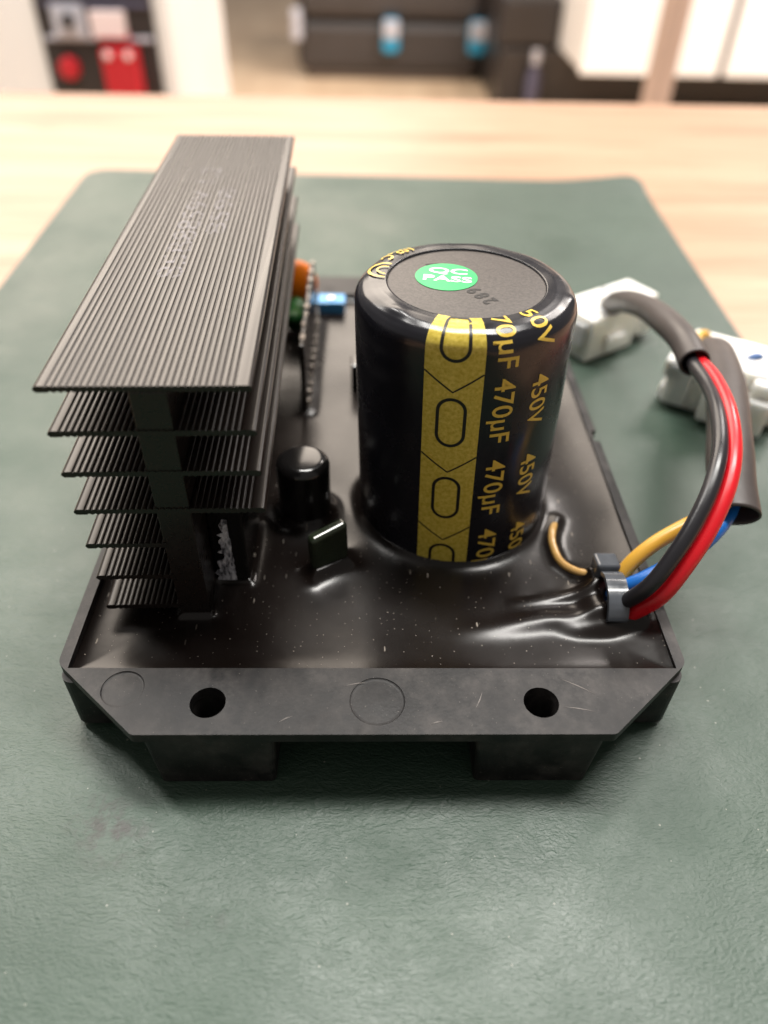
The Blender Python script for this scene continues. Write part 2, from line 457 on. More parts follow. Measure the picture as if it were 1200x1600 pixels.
# --- potting surface (height field)
def seg_d(px, py, ax, ay, bx, by):
    vx, vy = bx-ax, by-ay; L2 = vx*vx+vy*vy
    tt = np.clip(((px-ax)*vx+(py-ay)*vy)/L2, 0, 1)
    return np.hypot(px-(ax+tt*vx), py-(ay+tt*vy)), tt
nx, ny = 241, 329
X, Y = np.meshgrid(np.linspace(-.05, .05, nx), np.linspace(0, YL, ny), indexing='ij')
def rect_d(x0, x1, y0, y1, px=X, py=Y):
    return np.hypot(np.maximum(np.maximum(x0-px, px-x1), 0), np.maximum(np.maximum(y0-py, py-y1), 0))
Z = np.full_like(X, -.0026)
wall = np.minimum(np.minimum(X+.05, .05-X), np.minimum(Y, YL-Y))
Z += .0011*np.exp(-wall/.0016)
Z += .0007*np.exp(-((.05-X)/.0055)**2)
def smin_add(d, h, l): return h*np.exp(-np.maximum(d, 0)/l)
dc = np.hypot(X-CAP0.x, Y-CAP0.y)-CR
Z += smin_add(dc, .0013, .0013)
Z += .0002*np.exp(-(dc/.006)**2)
Z += smin_add(np.hypot(X-ELC[0], Y-ELC[1])-ELC[2], .0022, .0013)
ca, sa = math.cos(-FA), math.sin(-FA)
fx = (X-FC.x)*ca-(Y-FC.y)*sa; fy = (X-FC.x)*sa+(Y-FC.y)*ca
Z += smin_add(rect_d(-.0038, .0038, -.0003, .0026, fx, fy), .0020, .0011)
ch, sh = math.cos(-HYAW), math.sin(-HYAW)
hx = (X-HX)*ch-(Y-HY)*sh; hy = (X-HX)*sh+(Y-HY)*ch
Z += smin_add(rect_d(SX0, SX1, 0, HL, hx, hy), .0010, .0007)
Z += smin_add(rect_d(-.0292, -.0232, .0212, .0370), .0010, .0008)
Z += smin_add(rect_d(-.0165, -.0150, .078, .124), .0010, .0012)
# cables buried in the resin
for pts, h, s in (([(.046, .0135), (.037, .0122), (.030, .0120), (.022, .0105), (.013, .0092)], .0015, .0022),
                  ([(.044, .0195), (.037, .0180), (.030, .0166), (.024, .0160)], .0012, .0013),
                  ([(.0475, .0115), (.0415, .0100), (.036, .0095), (.032, .0100)], .0010, .0013)):
    best = np.zeros_like(X); n_ = len(pts)-1
    for i in range(n_):
        d, tt = seg_d(X, Y, *pts[i], *pts[i+1])
        fade = 1-((i+tt)/n_)**1.6
        best = np.maximum(best, h*fade*np.exp(-(d/s)**2))
    Z += best
RID = [(.0378, .0392), (.0360, .0350), (.0354, .0312), (.0361, .0265), (.0386, .0234), (.0420, .0219)]
best = np.zeros_like(X)
for a, b in zip(RID, RID[1:]):
    d, tt = seg_d(X, Y, *a, *b); best = np.maximum(best, .0010*np.exp(-(d/.0014)**2))
Z += best
Z += smin_add(rect_d(.0405, .0453, .0196, .0238), .0018, .0012)
Z += .0020*np.exp(-((X-.0405)/.0030)**2-((Y-.0155)/.0042)**2)
# slow unevenness
for k in range(14):
    a = random.uniform(0, math.pi); fr = random.uniform(60, 420); ph = random.uniform(0, 6.28)
    Z += (.000035 if fr > 220 else .00009)*np.sin((X*math.cos(a)+Y*math.sin(a))*fr+ph)
verts = np.stack([X, Y, Z], -1).reshape(-1, 3)
idx = np.arange(nx*ny).reshape(nx, ny)
faces = np.stack([idx[:-1, :-1], idx[1:, :-1], idx[1:, 1:], idx[:-1, 1:]], -1).reshape(-1, 4)
me = bpy.data.meshes.new('potting'); me.from_pydata(verts.tolist(), [], faces.tolist())
part('potting', me, MAT['potting'], True)

# --- heat sink : web with seven ribbed fins
def hs_place(me):
    me.transform(Matrix.Translation((HX, HY, 0)) @ Matrix.Rotation(HYAW, 4, 'Z'))
ZF, FS, FT = .0450, .0074, .00105
bm = bmesh.new()
wsec = [(SX0, -.0060), (SX1, -.0060), (SX1, ZF-FT*.6), (SX0, ZF-FT*.6)]
def extrude_sec(bm, sec, y0, y1):
    a = [bm.verts.new((x, y0, z)) for x, z in sec]; b = [bm.verts.new((x, y1, z)) for x, z in sec]; n = len(sec)
    for i in range(n): bm.faces.new((a[i], a[(i+1) % n], b[(i+1) % n], b[i]))
    bm.faces.new(a[::-1]); bm.faces.new(b)
    bmesh.ops.recalc_face_normals(bm, faces=bm.faces[:])
extrude_sec(bm, wsec, .00015, HL-.00015)
me = bm_mesh(bm, 'heat_sink'); hs_place(me)
sink = part('heat_sink', me, MAT['anodised']); bevel(sink, .0002)
def fin_section(x0, x1, zt, rib_right=True):
    top_ = []; mg = .0016
    xs = x0+.0003; top_ += [(x0+.00005, zt-FT*.62), (x0+.00012, zt-FT*.3), (x0+.0004, zt-.00006), (x0+mg*.5, zt)]
    pitch = .00094; x = x0+mg
    end = x1-(.0016 if rib_right else .0)
    while x+pitch <= end:
        for fx_, dz in ((0.0, -.00001), (.12, -.00005), (.20, -.00018), (.27, -.00021), (.34, -.00018), (.42, -.00005), (.54, -.00001), (.77, 0.0)):
            top_.append((x+fx_*pitch, zt+dz))
        x += pitch
    if rib_right: top_ += [(x1-mg*.5, zt), (x1-.0004, zt-.00006), (x1-.00012, zt-FT*.3), (x1-.00005, zt-FT*.62)]
    else: top_ += [(x1, zt)]
    bot_ = []; x = x1-.0004 if rib_right else x1
    bot_.append((x, zt-FT)); x -= .0012
    while x-pitch > x0+.0012:
        for fx_, dz in ((0.0, 0.0), (.2, .00012), (.4, .0002), (.6, .00012), (.8, 0.0)): bot_.append((x-fx_*pitch, zt-FT+dz))
        x -= pitch
    bot_.append((x0+.0004, zt-FT))
    return top_+bot_
for k in range(7):
    zt = ZF-k*FS+.0005
    full = k < 4
    bm = bmesh.new()
    sec = fin_section(0, HW if full else SX0+.0004, zt, full)
    extrude_sec(bm, sec, 0 if not full else -.00005*(k % 2), HL)
    me = bm_mesh(bm, 'fin'); hs_place(me)
    f_ = part('fin', me, MAT['anodised'], False, sink)
    f_.data.polygons.foreach_set('use_smooth', [True]*len(f_.data.polygons))
    f_.data.set_sharp_from_angle(angle=math.radians(50))

# --- text helper
def text_mesh(s, size, bold=0.0, sx=1.0, align='CENTER', space=1.0):
    cu = bpy.data.curves.new('t', 'FONT'); cu.body = s; cu.size = size; cu.offset = bold; cu.align_x = align; cu.align_y = 'CENTER'
    cu.resolution_u = 4; cu.space_character = space
    ob = bpy.data.objects.new('t', cu); COL.objects.link(ob)
    dg = bpy.context.evaluated_depsgraph_get(); me = bpy.data.meshes.new_from_object(ob.evaluated_get(dg))
    bpy.data.objects.remove(ob); bpy.data.curves.remove(cu)
    me.materials.clear()
    me.transform(Matrix.Diagonal((sx, 1, 1, 1)))
    return me
def slice_bm(bm, axis, step):
    cs = [v.co[axis] for v in bm.verts]
    if not cs: return
    x = math.floor(min(cs)/step)*step+step
    no = [0, 0, 0]; no[axis] = 1
    while x < max(cs):
        co = [0, 0, 0]; co[axis] = x
        bmesh.ops.bisect_plane(bm, geom=bm.verts[:]+bm.edges[:]+bm.faces[:], plane_co=co, plane_no=no)
        x += step

# --- large capacitor
PROF = [(.0134, .04650), (.0150, .04655), (.0164, .04630), (.0175, .04580), (.0182, .04515), (.0187, .04440), (.0189, .04370), (.0190, .0430), (.0190, .0200), (.0190, -.0060)]
PL = [0.0]
for a, b in zip(PROF, PROF[1:]): PL.append(PL[-1]+math.hypot(b[0]-a[0], b[1]-a[1]))
def prof_at(s):
    s = max(0, min(PL[-1], s))
    for i in range(len(PROF)-1):
        if s <= PL[i+1]:
            t_ = (s-PL[i])/(PL[i+1]-PL[i]); a, b = PROF[i], PROF[i+1]
            dr, dz = b[0]-a[0], b[1]-a[1]; l = math.hypot(dr, dz)
            return a[0]+dr*t_, a[1]+dz*t_, -dz/l, dr/l
    return PROF[-1]+(1, 0)
S_SIDE = PL[7]
def s_of_z(z): return S_SIDE+(.0430-z)
def on_cap(s, th, off):
    wob = 0
    if s < PL[7]*1.05: wob = .00007*math.sin(5*th+1.3)*math.sin(s*900)+.00005*math.sin(11*th)*math.sin(s*500)
    tm = th % (2*math.pi)
    wob += math.exp(-((tm-math.radians(222))/.13)**2-((s-.0028)/.0012)**2)*.0005
    wob += math.exp(-((tm-math.radians(345))/.10)**2-((s-.0045)/.0010)**2)*.0004
    off = off+wob
    r, z, nr, nzz = prof_at(s); r += nr*off; z += nzz*off
    return Vector((CAP0.x+CT.x*z+r*math.cos(th), CAP0.y+CT.y*z+r*math.sin(th), z))
NS = 160
bm = bmesh.new()
slist = [PL[0]-.0003, ] + [PL[7]*i/30 for i in range(31)] + [PL[7]+(PL[9]-PL[7])*i/6 for i in range(1, 7)]
rings = []
for si, s in enumerate(slist):
    ring = []
    for k in range(NS):
        th = 2*math.pi*k/NS
        if si == 0:
            p = on_cap(0, th, 0); p.z -= .0009
        else:
            p = on_cap(s, th, 0)
        ring.append(bm.verts.new(p))
    rings.append(ring)
for a, b in zip(rings, rings[1:]):
    for k in range(NS): bm.faces.new((a[k], b[k], b[(k+1) % NS], a[(k+1) % NS]))
bmesh.ops.recalc_face_normals(bm, faces=bm.faces[:])
for f_ in bm.faces: pass
capo = part('capacitor', bm_mesh(bm, 'capacitor'), MAT['sleeve_black'], True)
tag(capo, 'large black cylindrical capacitor with gold stripe and green round sticker')
def cap_sub(name, bm, mat, smooth=True):
    return part(name, bm_mesh(bm, name), MAT[mat], smooth, capo)
ZD = .0462; DC = Vector((CAP0.x+CT.x*ZD, CAP0.y+CT.y*ZD))
bm = bmesh.new(); lathe(bm, [(.01338, ZD-.0006), (.01336, ZD-.00006), (.0131, ZD), (0, ZD+.00002)], 96, (DC.x, DC.y))
d_ = cap_sub('end_disc', bm, 'disc', False); autosmooth(d_.__class__ and d_, 30)
# gold stripe with chevrons and rounded loops
def patch(u0, u1, s0, s1, off, nu, nsg, bm):
    g_ = [[bm.verts.new(on_cap(s0+(s1-s0)*j/nsg, u0+(u1-u0)*i/nu, off)) for j in range(nsg+1)] for i in range(nu+1)]
    for i in range(nu):
        for j in range(nsg): bm.faces.new((g_[i][j], g_[i][j+1], g_[i+1][j+1], g_[i+1][j]))
    bmesh.ops.recalc_face_normals(bm, faces=bm.faces[:])
rad = math.radians
bm = bmesh.new(); patch(rad(-114.4), rad(-85.6), .0001, PL[9], .00005, 24, 200, bm); cap_sub('gold_stripe', bm, 'gold')
def strip_poly(pts, wd, closed):
    """thin line on the capacitor; pts in (arc mm along profile, angle*R)"""
    bm = bmesh.new(); n = len(pts); L, R_ = [], []
    for i, p in enumerate(pts):
        a = pts[i-1] if (i > 0 or closed) else p; b = pts[(i+1) % n] if (i < n-1 or closed) else p
        d = (Vector(b)-Vector(a)).normalized(); nn = Vector((-d.y, d.x))*wd/2
        for lst, q in ((L, Vector(p)+nn), (R_, Vector(p)-nn)):
            lst.append(bm.verts.new(on_cap(max(q.x, 0), q.y/CR, .00010)))
    for i in range(n if closed else n-1):
        j = (i+1) % n; bm.faces.new((L[i], L[j], R_[j], R_[i]))
    bmesh.ops.recalc_face_normals(bm, faces=bm.faces[:]); return bm
PER = .01606
for k in range(-1, 3):
    zt = .03506-PER*k; s0 = s_of_z(zt); th0 = rad(-100)*CR; hw = .00225; ln = .0091
    pts = []
    for i in range(13):
        a = math.pi+math.pi*i/12; pts.append((s0+hw+hw*math.sin(a), th0-hw*math.cos(a)))
    for i in range(1, 8): pts.append((s0+hw+(ln-2*hw)*i/8, th0-hw*math.cos(2*math.pi)))
    for i in range(13):
        a = math.pi*i/12; pts.append((s0+ln-hw+hw*math.sin(a), th0-hw*math.cos(a+math.pi)))
    for i in range(1, 8): pts.append((s0+ln-hw-(ln-2*hw)*i/8, pts[-1][1] if i > 1 else th0-hw))
    # keep clean oval: rebuild symmetric
    pts = []
    for i in range(17):
        a = math.pi*i/16; pts.append((s0+hw-hw*math.sin(a), th0+hw*math.cos(a)))
    for i in range(1, 10): pts.append((s0+hw+(ln-2*hw)*i/10, th0-hw))
    for i in range(17):
        a = math.pi*i/16; pts.append((s0+ln-hw+hw*math.sin(a), th0-hw*math.cos(a)))
    for i in range(1, 10): pts.append((s0+ln-hw-(ln-2*hw)*i/10, th0+hw))
    pts = [p for p in pts if p[0] > .0003]
    if len(pts) > 10: cap_sub('oval_print', strip_poly(pts, .00056, len(pts) > 51), 'black_print')
    zc = .0364-PER*k if k >= 0 else None
    if zc is not None:
        st = s_of_z(zc); hl = rad(14.3)*CR
        line = [(st-.0034*abs(i/10-1), th0+(i/10-1)*hl) for i in range(21)]
        cap_sub('chevron_print', strip_poly(line, .00028, False), 'black_print')
def cap_text(body, s_start, length, th_c, height, bold):
    me = text_mesh(body, 1.0, bold, 1.0, 'LEFT')
    xs = [v.co.x for v in me.vertices]; ys = [v.co.y for v in me.vertices]
    # digits define the height; scale to length x height
    x0, x1 = min(xs), max(xs); fx_ = length/(x1-x0); y0 = min(ys) if 'µ' not in body else None
    ysd = sorted(ys); ylo = 0.0
    caph = .73
    mid = None
    bm = bmesh.new(); bm.from_mesh(me); bpy.data.meshes.remove(me)
    ymax = max(ys); ybase = ymax-caph
    for v in bm.verts:
        v.co.x = s_start+(v.co.x-x0)*fx_; v.co.y = ((v.co.y-ybase)/caph-.5)*height; v.co.z = 0
    bmesh.ops.bisect_plane(bm, geom=bm.verts[:]+bm.edges[:]+bm.faces[:], plane_co=(.0001, 0, 0), plane_no=(1, 0, 0), clear_inner=True)
    if not bm.verts: bm.free(); return
    slice_bm(bm, 1, .0005); slice_bm(bm, 0, .0005)
    for v in bm.verts: v.co = on_cap(v.co.x, th_c+v.co.y/CR, .00008)
    bmesh.ops.recalc_face_normals(bm, faces=bm.faces[:])
    cap_sub('lettering', bm, 'gold_print')
for k in range(-1, 3):
    cap_text('470\u00b5F', s_of_z(.0388-PER*k)+(.0018 if k < 0 else 0), .0124, rad(-74.6), .0037, .010)
    cap_text('450V', s_of_z(.0380-PER*k)+(.0012 if k < 0 else 0), .0099, rad(-53.4), .0038, .010)
# fragments of gold print on the far shoulder: ring mark and temperature print
bm = bmesh.new()
cth, cs = rad(166), .0004
for k in range(40):
    for rr, wd in ((.0030, .0005), (.0016, .0004)):
        a0, a1 = 2*math.pi*k/40, 2*math.pi*(k+1)/40
        q = []
        ok = True
        for a, r_2 in ((a0, rr-wd/2), (a1, rr-wd/2), (a1, rr+wd/2), (a0, rr+wd/2)):
            s_, y_ = cs+r_2*math.cos(a), r_2*math.sin(a)
            if s_ < .0002: ok = False
            q.append((s_, y_))
        if ok: bm.faces.new([bm.verts.new(on_cap(s_, cth+y_/.0155, .00022)) for s_, y_ in q])
bmesh.ops.remove_doubles(bm, verts=bm.verts[:], dist=.00001); bmesh.ops.recalc_face_normals(bm, faces=bm.faces[:])
cap_sub('ring_print', bm, 'gold_print')
def shoulder_text(body, s_c, th_c, size):
    me = text_mesh(body, size, .00006, 1.0); bm = bmesh.new(); bm.from_mesh(me); bpy.data.meshes.remove(me)
    bmesh.ops.bisect_plane(bm, geom=bm.verts[:]+bm.edges[:]+bm.faces[:], plane_co=(0, -s_c+.0002, 0), plane_no=(0, -1, 0), clear_inner=False, clear_outer=False)
    slice_bm(bm, 0, .0006); slice_bm(bm, 1, .0006)
    for v in bm.verts: v.co = on_cap(max(.0001, s_c+v.co.y), th_c+v.co.x/.016, .00022)
    bmesh.ops.recalc_face_normals(bm, faces=bm.faces[:]); cap_sub('lettering', bm, 'gold_print')
shoulder_text('105\u00b0C', .0022, rad(136), .0030)
# sticker
SC = Vector((.0118, .0470))
bm = bmesh.new(); lathe(bm, [(.00535, ZD+.00003), (.00533, ZD+.00011), (0, ZD+.00012)], 64, (SC.x, SC.y)); cap_sub('sticker', bm, 'sticker_green', False)
for body, dx, dy, size, sx in (('QC', .0002, .0021, .0030, 1.5), ('PASS', .0002, -.0010, .0030, 1.36)):
    me = text_mesh(body, size, .00006, sx)
    me.transform(Matrix.Translation((SC.x, SC.y, ZD+.00016)) @ Matrix.Rotation(rad(-8), 4, 'Z') @ Matrix.Translation((dx, dy, 0)))
    part('sticker_lettering', me, MAT['sticker_white'], False, capo)
me = text_mesh('289', .0036, .00010, .85, 'CENTER', 1.4)
me.transform(Matrix.Translation((.0172, .0401, ZD+.00007)) @ Matrix.Rotation(rad(121), 4, 'Z'))
part('ink_stamp', me, MAT['stamp_ink'], False, capo)
me = text_mesh('7', .0030, .00006, .8)
me.transform(Matrix.Translation((.0098, .0522, ZD+.00007)) @ Matrix.Rotation(rad(121), 4, 'Z'))
part('ink_stamp', me, MAT['stamp_ink'], False, capo)

# --- small electrolytic, film capacitor and the parts behind
bm = bmesh.new(); r = ELC[2]
prof = [(r, -.006), (r, .0098)]+[(r-.0019+.0019*math.cos(a), .0098+.0019*math.sin(a)) for a in [math.pi/2*i/8 for i in range(1, 9)]]+[(r*.35, .01190), (0, .01195)]
lathe(bm, prof, 64, ELC[:2]); part('small_capacitor', bm_mesh(bm, 'small_capacitor'), MAT['elco'], True)
bm = bmesh.new(); add_box(bm, (0, .0011, .0012), (.0076, .0024, .0110))
for v in bm.verts:
    if v.co.z > 0: v.co.y += .0012; v.co.x += .0003; v.co.z += .0006*(1 if v.co.x > 0 else -1)
me = bm_mesh(bm, 'film_capacitor'); me.transform(Matrix.Translation((FC.x, FC.y, 0)) @ Matrix.Rotation(FA, 4, 'Z'))
o = part('film_capacitor', me, MAT['film_green']); bevel(o, .0008, 4)
# power transistor clamped to the web, with a smear of thermal paste
bm = bmesh.new(); add_box(bm, (-.0262, .0295, .0055), (.0062, .0165, .0200))
tr = part('transistor', bm_mesh(bm, 'transistor'), MAT['elco']); bevel(tr, .0005, 3)
random.seed(3)
bm = bmesh.new(); L_, R_ = [], []
n_ = 26
for i in range(n_):
    z = -.0014+.0150*i/(n_-1)
    e = random.uniform(-.00035, .00035)
    if i < 9: xl = -.0287+e*1.6
    elif i < 12: xl = -.0272+e*1.6-.0003*(12-i)/5
    else: xl = -.0279+e*2+.0011*(i-12)/14
    xr = -.0255+random.uniform(-.0001, .0001)-.0003*i/n_
    L_.append(bm.verts.new((xl, .02115, z))); R_.append(bm.verts.new((xr, .02115, z)))
for i in range(n_-1): bm.faces.new((L_[i], R_[i], R_[i+1], L_[i+1]))
ex = bmesh.ops.extrude_face_region(bm, geom=bm.faces[:])
for g_ in ex['geom']:
    if isinstance(g_, bmesh.types.BMVert): g_.co.y -= .00022
bmesh.ops.recalc_face_normals(bm, faces=bm.faces[:])
part('thermal_paste', bm_mesh(bm, 'thermal_paste'), MAT['paste'], False, tr)
# standing daughter board with soldered pins
bm = bmesh.new(); add_box(bm, (-.0166, .1010, .0060), (.0012, .046, .0190))
brd = part('daughter_board', bm_mesh(bm, 'daughter_board'), MAT['board_dark']); bevel(brd, .0003)
bm = bmesh.new(); bmesh.ops.create_icosphere(bm, subdivisions=2, radius=.0008)
bead = bm_mesh(bm, 'solder_bead'); bead.materials.append(MAT['pin_dull']); bead.polygons.foreach_set('use_smooth', [True]*len(bead.polygons))
bm = bmesh.new(); add_box(bm, (0, 0, 0), (.0013, .0022, .0006)); padm = bm_mesh(bm, 'pin'); padm.materials.append(MAT['pin_dull'])
for i in range(11):
    o = link('solder_bead', bead, None, brd); o.location = Vector((-.01585, .0795+.0040*i, -.0005+.0002*(i % 2)))+OFF
    q_ = random.uniform(.6, 1.15); o.scale = (q_, q_*1.1, q_)
for i in range(9):
    o = link('pin', padm, None, brd); o.location = Vector((-.0166+random.uniform(-.0002, .0002), .0825+.0050*i+random.uniform(-.001, .001), .0155+random.uniform(-.0002, .0001)))+OFF; o.scale = (random.uniform(.6, 1), random.uniform(.4, 1.1), 1)
# disc varistor, green resistor, blue trimmer at the far end
bm = bmesh.new()
lathe(bm, [(0, -.0022), (.0055, -.0020), (.0070, -.0010), (.0074, 0), (.0070, .0010), (.0055, .0020), (0, .0022)], 48)
me = bm_mesh(bm, 'disc_varistor'); me.transform(Matrix.Translation((-.0226, .1265, .0072)) @ Matrix.Rotation(rad(20), 4, 'Z') @ Matrix.Rotation(rad(82), 4, 'X'))
vr = part('disc_varistor', me, MAT['orange'], True)
tag(vr, 'orange disc varistor')
for dx in (-.0025, .0025):
    part('lead', tube_mesh('lead', [(-.0237+dx, .1265, .0010), (-.0237+dx, .1265, -.0020), (-.0237+dx, .1265, -.0050)], .00035, 8), MAT['pin_metal'], True, vr)
part('resistor', tube_mesh('resistor', [(-.0215, .1130, .0030), (-.0215, .1140, .0030), (-.0215, .1180, .0026), (-.0215, .1220, .0030), (-.0215, .1230, .0030)], .0026, 20), MAT['green_part'], True)
bm = bmesh.new(); add_box(bm, (-.0121, .1320, -.0012), (.0080, .0060, .0046))
bl = part('blue_trimmer', bm_mesh(bm, 'blue_trimmer'), MAT['blue_part']); bevel(bl, .0003)
bm = bmesh.new(); lathe(bm, [(.0011, .00108), (.0011, .00145), (.0009, .0015), (0, .0015)], 20, (-.0121, .1318)); part('adjuster', bm_mesh(bm, 'adjuster'), MAT['pin_metal'], False, bl)
bm = bmesh.new(); add_box(bm, (-.0044, .0905, .0008), (.0022, .0050, .0075))
o = part('diode', bm_mesh(bm, 'diode'), MAT['elco']); bevel(o, .0004)
# amber wire half sunk in the resin
def surf(x, y):
    return float(Z[int(round((x+.05)/.1*(nx-1))), int(round(y/YL*(ny-1)))])
part('sunk_wire', tube_mesh('sunk_wire', [(x, y, surf(x, y)-.00030-(.0009 if i in (0, 5) else 0)) for i, (x, y) in enumerate(RID)], .0008, 14), MAT['amber'], True)

# --- cable tie
bm = bmesh.new(); add_box(bm, (.0430, .0219, .0008), (.0044, .0042, .0050), 0, rad(-8))
tie = part('cable_tie', bm_mesh(bm, 'cable_tie'), MAT['tie_nylon']); bevel(tie, .0006, 3)
prof = [(.0202, .0010), (.0190, .0024), (.0172, .0033), (.0152, .0034), (.0132, .0028), (.0116, .0014), (.0106, -.0006), (.0102, -.0030)]
Cp = catmull([(0.0432-.02*(.0202-y)*2.2, y, z) for y, z in prof], 6)
bm = bmesh.new(); rows = []
for i, c in enumerate(Cp):
    t_ = (Cp[min(i+1, len(Cp)-1)]-Cp[max(0, i-1)]).normalized(); n2 = Vector((1, 0, 0)).cross(t_).normalized()
    if n2.z < 0 and abs(n2.z) > .3: n2 = -n2
    hwd = .0019; th_ = .0006+(.00002 if i % 3 == 0 else 0)
    rows.append([bm.verts.new(c+Vector((-hwd, 0, 0))), bm.verts.new(c+Vector((-hwd, 0, 0))*.95+n2*th_), bm.verts.new(c+Vector((hwd, 0, 0))*.95+n2*th_), bm.verts.new(c+Vector((hwd, 0, 0)))])
for a, b in zip(rows, rows[1:]):
    for k in range(4): bm.faces.new((a[k], a[(k+1) % 4], b[(k+1) % 4], b[k]))
bm.faces.new(rows[0]); bm.faces.new(rows[-1][::-1])
bmesh.ops.recalc_face_normals(bm, faces=bm.faces[:])
o = part('strap', bm_mesh(bm, 'strap'), MAT['tie_nylon'], False, tie); autosmooth(o, 25)

# --- wires, sleeves and plugs
def mmv(L): return [(a*mm, b*mm, c*mm) for a, b, c in L]
WIRES = {
 'wire_red': [(42.0, 12.6, -6.0), (44.6, 12.6, -2.2), (46.44, 12.19, 0.2), (49.59, 11.45, 5.29), (53.12, 13.67, 10.92), (56.89, 17.59, 15.47), (60.62, 23.39, 19.87), (63.3, 30.56, 22.75), (65.76, 40.9, 23.93), (67.77, 53.33, 22.91), (68.26, 62.75, 21.48), (69.25, 71.15, 20.42), (68.6, 83.7, 19.0)],
 'wire_black': [(39.0, 15.0, -6.0), (41.8, 14.2, -1.8), (44.2, 12.9, 1.9), (46.99, 11.91, 7.21), (50.3, 13.87, 12.55), (53.94, 17.76, 17.06), (57.4, 23.04, 20.85), (60.34, 29.8, 23.29), (63.15, 39.71, 23.99), (65.92, 51.65, 22.46), (66.48, 61.54, 21.56), (67.14, 70.28, 20.87), (67.9, 83.7, 19.9)],
 'wire_yellow': [(40.5, 18.4, -6.0), (43.2, 19.2, -2.0), (45.06, 19.88, 0.3), (47.64, 21.43, 3.63), (51.55, 23.2, 6.53), (56.23, 24.93, 8.64), (61.36, 27.16, 9.83), (66.0, 30.5, 10.9), (68.6, 36.01, 12.4)],
 'wire_blue': [(40.5, 16.5, -6.0), (43.2, 17.2, -2.0), (45.38, 17.6, 0.3), (48.68, 17.76, 2.57), (53.31, 19.32, 4.49), (58.38, 21.81, 5.97), (62.57, 24.65, 7.82), (66.6, 29.17, 9.3), (69.2, 34.77, 11.2)]}
labels = {'wire_red': 'red wire', 'wire_black': 'black wire', 'wire_yellow': 'yellow wire', 'wire_blue': 'blue wire'}
for k, P in WIRES.items():
    o = part('wire', tube_mesh('wire', mmv(P), .00142, 20), MAT[k], True); tag(o, labels[k])
SL1 = [(66.9, 61.9, 21.54), (67.56, 72.11, 21.43), (68.19, 83.68, 19.41), (69.34, 99.77, 14.95), (70.61, 115.77, 8.9), (70.91, 127.78, 2.84), (71.45, 136.21, -4.21)]
SL2 = [(66.3, 26.8, 10.2), (67.78, 34.49, 12.29), (70.42, 43.32, 13.28), (74.86, 55.79, 12.41), (80.87, 72.26, 10.06), (86.76, 89.13, 6.67), (90.42, 100.7, 3.26), (92.2, 106.5, -1.5)]
for P, r, fl_, lab in ((SL1, .0031, 1.0, 'grey sleeve over the red and black wires'), (SL2, .0045, .74, 'grey sleeve over the yellow and blue wires')):
    o = part('heat_shrink_sleeve', tube_mesh('heat_shrink_sleeve', mmv(P), r, 32, False, fl_, (0, 0, 1), .035, 14), MAT['shrink_tube'], True)
    m = o.modifiers.new('wall', 'SOLIDIFY'); m.thickness = .00045; m.offset = -1
    tag(o, lab)
def plug(loc, rz, parts_, stubs, label, rx=0, ry=0, SCL=.97):
    bm = bmesh.new()
    for c, s in parts_: add_box(bm, [x*mm*SCL for x in c], [x*mm*SCL for x in s])
    me = bm_mesh(bm, 'plug')
    Mx = Matrix.Translation([x*mm for x in loc]) @ Matrix.Rotation(rz, 4, 'Z') @ Matrix.Rotation(ry, 4, 'Y') @ Matrix.Rotation(rx, 4, 'X')
    me.transform(Mx)
    o = part('plug', me, MAT['nylon_white']); bevel(o, .0009, 3); tag(o, label)
    for mt, P in stubs:
        me = tube_mesh('wire_end', mmv(P), .0013, 14); 
        part('wire_end', me, MAT[mt], True, o)
    return o
plug((72.2, 137.5, -7.7), rad(33), [((-4.5, 0, 0), (21, 15.5, 14.2)), ((10.5, 1.5, .6), (14, 13, 12.5)), ((-14.6, -3.5, 1), (3, 5, 8)), ((-4, -8.6, -2.5), (8, 2, 5)), ((2, 0, 7.3), (9, 6, 1.6)), ((-7.5, -3.8, 7.2), (5, 5.5, 1.2)), ((12, -5.6, -1.5), (7, 3, 7)), ((16.5, 3, -2.2), (3.5, 8, 8))],
     [('wire_orange', [(71.5, 137, -4), (74.5, 133.5, 1.0), (77.5, 133.5, 1.5), (80, 137, -3)]), ('wire_black', [(70, 131, 1.0), (68.5, 134, -3), (69, 138, -6)])], 'white plastic plug on the sleeve of the red and black wires')
plug((98.2, 100.5, -6.7), rad(-32), [((-1, 1, 0), (23, 15.5, 14.2)), ((-11.0, -2.0, -.8), (6, 12, 11)), ((3.0, -8.0, -2.0), (15, 6, 9)), ((10.5, 2.0, -.4), (5, 13, 12)), ((-2, 9.2, -2.5), (9, 2.5, 5)), ((-13, -3.5, 2.8), (4.5, 8, 5)), ((-13.4, -3.2, -4.5), (3.6, 7, 4)), ((8, -6.5, 4.4), (6, 6, 4))],
     [('pin_blue', [(98.5, 99.5, -1.5), (101.0, 99.5, 1.2), (103.2, 100.4, .8), (103.6, 102.5, -2)]), ('wire_yellow', [(90, 104, -2), (89.5, 109, 1.4), (92, 111, 1.8), (94, 111, -2)])], 'white plastic plug on the sleeve of the yellow and blue wires', SCL=1.12)

